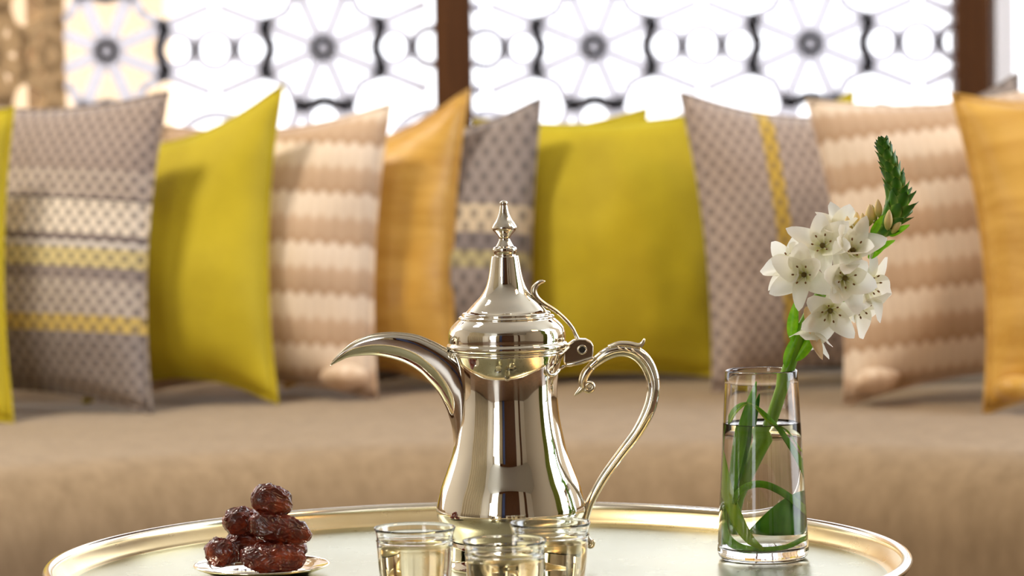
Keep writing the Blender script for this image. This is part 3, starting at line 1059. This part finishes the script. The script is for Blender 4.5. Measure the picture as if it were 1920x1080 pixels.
def wall_dy(px, py, k=0.9):         # depth of the inner front wall there
    z = max(0.012, (1047 - py) / VS)
    x = (px - 1431) / VS
    rr = ri(z) * k
    return -math.sqrt(max(rr * rr - x * x, 1e-6))


def blade(label, pts, m, fold=0.18, seg=6, hug=0.92, name='leaf_blade', free=None):
    """pts: (px, py, width_px[, depth]) ; a folded strip leaning on the vase wall"""
    P4 = []
    for p in pts:
        dy = p[3] if len(p) > 3 else wall_dy(p[0], p[1], hug)
        P4.append((p[0], p[1], p[2], dy))
    rows = spline(P4, 7)
    vs, fs = [], []
    for i, (px, py, w, dy) in enumerate(rows):
        a = rows[max(0, i - 1)]; b = rows[min(len(rows) - 1, i + 1)]
        tx, ty = b[0] - a[0], b[1] - a[1]
        l_ = math.hypot(tx, ty) or 1
        nx, ny = -ty / l_, tx / l_
        for k_ in range(-3, 4):
            f = k_ / 3
            x, y = px + nx * f * w / 2, py + ny * f * w / 2
            if free is None and len(pts[0]) < 4:
                lim = (ri(max(0.012, (1047 - y) / VS)) * 0.955) * VS
                x = min(max(x, 1431 - lim), 1431 + lim)
                d_ = wall_dy(x, y, hug) + abs(f) * fold * w / VS * 0.5
            else:
                d_ = dy - (1 - abs(f)) * fold * w / VS
            vs.append(V(x, y, d_))
    for i in range(len(rows) - 1):
        for k_ in range(6):
            a = i * 7 + k_
            fs.append((a, a + 1, a + 8, a + 7))
    base = Vector(vs[3])
    o = mesh(name, [Vector(v) - base for v in vs], fs, m)
    o.location = base
    sd = o.modifiers.new('thick', 'SOLIDIFY'); sd.thickness = 0.0005; sd.offset = 0
    o.cycles.is_caustics_receiver = True
    tag(o, label, 'leaf', 'long leaves curled inside the vase')
    return o


blade('tall upright leaf with a pointed tip in the vase', [(1374, 940, 12, -0.012), (1384, 870, 22, -0.013), (1397, 800, 24, -0.012), (1410, 748, 15, -0.011), (1418, 718, 2, -0.010)], 'leaf_mid')
blade('narrow upright leaf just right of the tall pointed one', [(1380, 935, 8, -0.006), (1396, 870, 14, -0.007), (1410, 800, 14, -0.006), (1420, 755, 8, -0.005), (1424, 738, 1.5, -0.005)], 'leaf_dark')
blade('thin leaf looping over inside the vase from left wall to right wall', [(1353, 905, 8), (1357, 840, 9), (1366, 790, 8), (1382, 764, 7), (1402, 757, 6), (1424, 768, 7), (1452, 797, 9), (1480, 838, 10), (1500, 885, 9), (1510, 940, 8), (1512, 985, 5)], 'leaf_mid')
blade('wispy thin leaf strand arching above the water line', [(1370, 792, 3), (1384, 770, 3.4), (1408, 757, 3), (1440, 790, 3), (1475, 812, 3), (1498, 850, 2)], 'leaf_bright')
blade('bright yellow green leaf sweeping down the front of the vase', [(1361, 800, 5), (1362, 860, 10), (1369, 920, 18), (1384, 972, 23), (1406, 1010, 18), (1432, 1031, 5)], 'leaf_bright')
blade('green leaf arching across the middle of the vase', [(1378, 945, 9), (1388, 922, 12), (1410, 909, 13), (1436, 909, 13), (1466, 924, 13), (1494, 948, 12), (1511, 972, 8)], 'leaf_mid')
blade('broad dark folded leaf low at the right of the vase', [(1404, 998, 3), (1436, 986, 38), (1470, 972, 66), (1496, 962, 80), (1511, 957, 84)], 'leaf_dark', hug=0.80)
blade('leaf coiled round the bottom of the vase', [(1362, 958, 7), (1366, 1000, 13), (1384, 1024, 16), (1420, 1031, 12), (1470, 1026, 10), (1507, 1004, 8)], 'leaf_mid', hug=0.86)
blade('pale stalk piece standing at the left wall of the vase', [(1353, 1026, 12), (1353, 985, 13), (1354, 945, 13), (1356, 935, 10)], 'leaf_pale')
blade('dark green leaf along the left wall of the vase', [(1360, 1022, 16), (1360, 970, 18), (1361, 910, 14), (1362, 850, 10), (1366, 805, 4)], 'leaf_mid', hug=0.84)

# ------------------------------------------------------------------ the flower stem
fs_root = V(1380, 1005, 0.0)
flower = empty('flower_stem', fs_root)
tag(flower, 'single stem of white star flowers with a green bud spike', 'flower')
inv = Matrix.Translation(-fs_root)


def F(px, py, dy=0.0):
    return V(px, py, dy) - fs_root


def Ft(px, py, r, dy=0.0):
    p = F(px, py, dy)
    return (p.x, p.y, p.z, r / VS)


stem_pts = [Ft(1381, 1000, 13, 0.000), Ft(1392, 930, 13, 0.002), Ft(1420, 850, 12.5, 0.002), Ft(1445, 790, 12, 0.001), Ft(1470, 715, 12, 0), Ft(1482, 680, 12, 0), Ft(1495, 640, 11.5, 0), Ft(1512, 600, 11, 0.002),
            Ft(1540, 550, 10.5, 0.004), Ft(1575, 505, 10, 0.004), Ft(1612, 468, 10, 0.003), Ft(1645, 437, 10, 0.0), Ft(1668, 412, 9, 0.0)]
st_ = tube('stem', spline(stem_pts, 6), 'stem', flower, 14)
st_.cycles.is_caustics_receiver = True


def leafshape(name, L_, W_, m, parent, curl=0.2, cup_=0.25, n_=10, tipfrac=0.55, k=3):
    """leaf or petal along +y (or +z for bracts), unit mesh in metres"""
    vs, fs = [], []
    for i in range(n_ + 1):
        t_ = i / n_
        w = W_ / 2 * (math.sin(math.pi * min(1, (t_ ** (1 / (1 + tipfrac))) * 0.999)) ** (0.55 if m == 'petal' else 0.75))
        w = max(w, W_ * (0.12 if t_ < 0.5 else 0.005))
        for j in range(-k, k + 1):
            f = j / k
            vs.append((w * f, L_ * t_, L_ * curl * t_ * t_ + cup_ * W_ * f * f * math.sin(math.pi * min(1, t_ + 0.1)) * 0.5))
    S_ = 2 * k + 1
    for i in range(n_):
        for j in range(2 * k):
            a = i * S_ + j
            fs.append((a, a + 1, a + S_ + 1, a + S_))
    me = bpy.data.meshes.new(name)
    me.from_pydata(vs, [], fs)
    me.polygons.foreach_set('use_smooth', [True] * len(me.polygons))
    me.materials.append(mat(m))
    return me


def place(me, name, parent, mtx):
    o = bpy.data.objects.new(name, me)
    col.objects.link(o)
    o.parent = parent
    o.matrix_local = mtx
    return o


def frame(origin, ydir, zhint):
    y = Vector(ydir).normalized()
    z = Vector(zhint) - y * Vector(zhint).dot(y)
    z.normalize()
    x = y.cross(z)
    m3 = Matrix((x, y, z)).transposed().to_4x4()
    return Matrix.Translation(origin) @ m3


PL = 0.0268
petals = [leafshape('petal', PL * s, 0.0182 * w, 'petal', None, c, u) for s, w, c, u in ((1, 1, 0.05, 0.5), (1.05, 0.92, -0.12, 0.4), (0.95, 1.1, 0.16, 0.6), (1.08, 0.8, -0.22, 0.3))]
ov_v, ov_f = lathe_data(spline([(0.0003, -0.001), (0.0017, 0.0005), (0.0021, 0.002), (0.0015, 0.0038), (0.0005, 0.0052), (0.0001, 0.0058)], 3), 14)
anther_me = bpy.data.meshes.new('anther')
av, af = lathe_data([(0, -0.0013), (0.0006, -0.0008), (0.0007, 0.0), (0.0006, 0.0008), (0, 0.0013)], 8)
anther_me.from_pydata(av, [], af); anther_me.materials.append(mat('anther'))
fil_me = bpy.data.meshes.new('filament')
fv, ff = tube_data([(0, 0, 0, 0.0006), (0, 0, 0.004, 0.0005), (0, 0, 0.0085, 0.0003)], 6)
fil_me.from_pydata([tuple(v) for v in fv], [], ff); fil_me.materials.append(mat('filament'))


def blossom(px, py, dy, nrm, spin, opening, seed, scale=1.0, npet=6, stamens=True):
    rnd = random.Random(seed)
    c = F(px, py, dy)
    nrm = Vector(nrm).normalized()
    ref = Vector((0, 0, 1)) if abs(nrm.z) < 0.9 else Vector((0, -1, 0))
    e1 = (ref - nrm * ref.dot(nrm)).normalized()
    e2 = nrm.cross(e1)
    head = mesh('flower_head', ov_v, ov_f, 'ovary', flower)
    rot = Matrix((e1, e2, nrm)).transposed().to_4x4()
    head.matrix_local = Matrix.Translation(c) @ rot @ Matrix.Scale(scale, 4)
    # stalk back to the stem
    for q in range(npet):
        a = R(spin + 360 / npet * q + rnd.uniform(-7, 7))
        op = R(opening + 6 + rnd.uniform(-9, 9) + (6 if q % 2 else -4))
        rad = Vector((math.cos(a), math.sin(a), 0))
        yd = rad * math.cos(op) + Vector((0, 0, 1)) * math.sin(op)
        place(rnd.choice(petals), 'petal', head, frame(rad * 0.0008 - Vector((0, 0, 0.0006)), yd, Vector((0, 0, 1)) - rad * 0.3) @ Matrix.Scale(rnd.uniform(0.93, 1.07), 4))
    if stamens:
        for q in range(6):
            a = R(spin + 30 + 60 * q)
            yd = Vector((math.cos(a) * 0.62, math.sin(a) * 0.62, 0.8)).normalized()
            mt = yd.to_track_quat('Z', 'Y').to_matrix().to_4x4()
            f = place(fil_me, 'filament', head, Matrix.Translation(Vector((math.cos(a), math.sin(a), 0)) * 0.0016) @ mt)
            a_ = place(anther_me, 'anther', head, Matrix.Translation(Vector((math.cos(a), math.sin(a), 0)) * 0.0016 + yd * 0.0088) @ mt)
    return head


def stalk(px0, py0, dy0, px1, py1, dy1):
    tube('flower_stalk', spline([Ft(px0, py0, 4, dy0), Ft((px0 + px1) / 2, (py0 + py1) / 2 + 3, 3.6, (dy0 + dy1) / 2), Ft(px1, py1, 3.6, dy1)], 4), 'stem', flower, 8)


blooms = [
    (1543, 462, -0.010, (-0.25, -0.86, 0.45), 10, 24, 1, (1565, 520)),
    (1598, 472, -0.014, (0.18, -0.80, 0.55), 35, 34, 2, (1600, 490)),
    (1509, 515, -0.016, (-0.45, -0.88, 0.05), 0, 18, 3, (1545, 560)),
    (1583, 521, -0.020, (0.22, -0.97, -0.02), 20, 26, 4, (1570, 530)),
    (1556, 581, -0.014, (0.05, -0.90, -0.35), 48, 20, 5, (1535, 575)),
    (1628, 532, 0.002, (0.80, -0.58, -0.10), 10, 14, 6, (1580, 520)),
    (1608, 572, 0.004, (0.72, -0.48, -0.50), 30, 14, 7, (1550, 560)),
    (1578, 440, 0.006, (0.10, -0.45, 0.90), 20, 40, 8, (1600, 480)),
    (1486, 496, 0.002, (-0.80, -0.45, 0.40), 0, 18, 9, (1550, 550)),
    (1530, 606, 0.000, (-0.35, -0.30, -0.85), 20, 48, 10, (1520, 590)),
]
for (px, py, dy, nr, spn, opn, sd_, st) in blooms:
    blossom(px, py, dy, nr, spn, opn, sd_)
    nv = Vector(nr).normalized() * 4.0
    stalk(st[0], st[1], 0.003, px - nv.x, py + nv.z, dy + 0.0015)
# two withered petals hanging below
dp = leafshape('withered_petal', 0.022, 0.0085, 'petal_cream', None, 0.15, 0.8)
place(dp, 'withered_petal', flower, frame(F(1520, 626, -0.010), (0.36, -0.15, -0.95), (0.3, -0.9, 0)))
place(dp, 'withered_petal', flower, frame(F(1512, 575, -0.012), (0.05, -0.2, -0.95), (0.3, -0.9, 0)))

# sheath leaves at the neck of the vase
sh = leafshape('sheath_leaf', 0.034, 0.0095, 'leaf_mid', None, 0.10, 0.9, 12)
place(sh, 'sheath_leaf', flower, frame(F(1474, 690, -0.0052), (0.40, -0.05, 0.92), (-0.3, 1, 0)))
place(sh, 'sheath_leaf', flower, frame(F(1490, 676, -0.004), (0.55, -0.05, 0.83), (0.6, 1, 0)))
place(sh, 'sheath_leaf', flower, frame(F(1487, 640, -0.0055), (0.12, 0.0, 0.98), (-0.3, 1, 0)))

# bud spike: core and overlapping bracts
core_px = [(1640, 446, 10), (1662, 424, 17), (1677, 400, 20), (1682, 378, 19), (1680, 352, 16.5), (1673, 325, 14.5), (1665, 300, 12), (1659, 282, 8.5), (1657, 272, 3)]
core = spline([Ft(x, y, r) for x, y, r in core_px], 8)
spike = tube('bud_spike', core, 'bract', flower, 14)
bract = leafshape('bract', 0.0135, 0.0088, 'bract', None, 0.06, 0.5, 8, 0.3)
# bracts are coloured along their own length
for v in bract.vertices:
    v.co = (v.co.x, v.co.z, v.co.y)
bract.update()
NB = 74
ga = math.pi * (3 - math.sqrt(5))
for q in range(NB):
    t_ = (q + 0.5) / NB
    f = t_ * (len(core) - 3) * 0.97 + 1
    i = int(f)
    p = Vector(core[i][:3]); r = core[i][3]
    tdir = (Vector(core[min(i + 1, len(core) - 1)][:3]) - Vector(core[max(i - 1, 0)][:3])).normalized()
    u = Vector((0, -1, 0)); u = (u - tdir * u.dot(tdir)).normalized(); w = tdir.cross(u)
    a = q * ga
    out = u * math.cos(a) + w * math.sin(a)
    lean_ = 0.62 - 0.5 * t_ if t_ < 0.5 else 0.34
    zd = (tdir + out * lean_).normalized()
    yv = out - zd * out.dot(zd); yv.normalize()
    xv = yv.cross(zd)
    # local z runs along the bract, local y is its inner face
    m3 = Matrix((xv, -yv, zd)).transposed().to_4x4()
    s_ = (0.62 + 0.55 * r / (20 / VS)) * (1.1 if t_ < 0.35 else 0.92)
    place(bract, 'bract', spike, Matrix.Translation(p + out * r * 0.86) @ m3 @ Matrix.Scale(s_, 4))
# plump cream buds at the foot of the spike
bv_, bf_ = lathe_data(spline([(0.0004, 0.0), (0.0022, 0.002), (0.0034, 0.006), (0.0032, 0.010), (0.0018, 0.0145), (0.0003, 0.017)], 4), 16)
bud_me = bpy.data.meshes.new('bud')
bud_me.from_pydata(bv_, [], bf_); bud_me.polygons.foreach_set('use_smooth', [True] * len(bud_me.polygons)); bud_me.materials.append(mat('bud'))
for (x0, y0, x1, y1, dy, s) in ((1630, 424, 1631, 385, -0.008, 1.0), (1619, 438, 1617, 402, -0.006, 0.95), (1648, 408, 1646, 378, -0.006, 0.85), (1664, 432, 1667, 400, -0.011, 0.95), (1608, 434, 1606, 398, -0.002, 0.9),
                                (1592, 446, 1588, 404, 0.0, 1.0), (1640, 420, 1634, 382, 0.004, 0.9), (1672, 438, 1684, 420, -0.006, 0.8), (1622, 446, 1618, 416, -0.011, 0.95)):
    d = (F(x1, y1, dy - 0.002) - F(x0, y0, dy)).normalized()
    place(bud_me, 'bud', flower, Matrix.Translation(F(x0, y0, dy)) @ d.to_track_quat('Z', 'Y').to_matrix().to_4x4() @ Matrix.Scale(s, 4))
# spreading bracts under the spike
lb = leafshape('loose_bract', 0.018, 0.006, 'leaf_mid', None, 0.12, 0.6)
for (x0, y0, x1, y1, dy) in ((1640, 470, 1672, 455, -0.008), (1628, 484, 1660, 462, -0.004), (1668, 442, 1692, 430, -0.004), (1684, 410, 1700, 378, -0.003), (1690, 386, 1697, 352, -0.002), (1634, 440, 1648, 415, -0.013)):
    a, b = F(x0, y0, dy), F(x1, y1, dy - 0.002)
    place(lb, 'loose_bract', flower, frame(a, b - a, (0.3, -0.8, 0.5)))
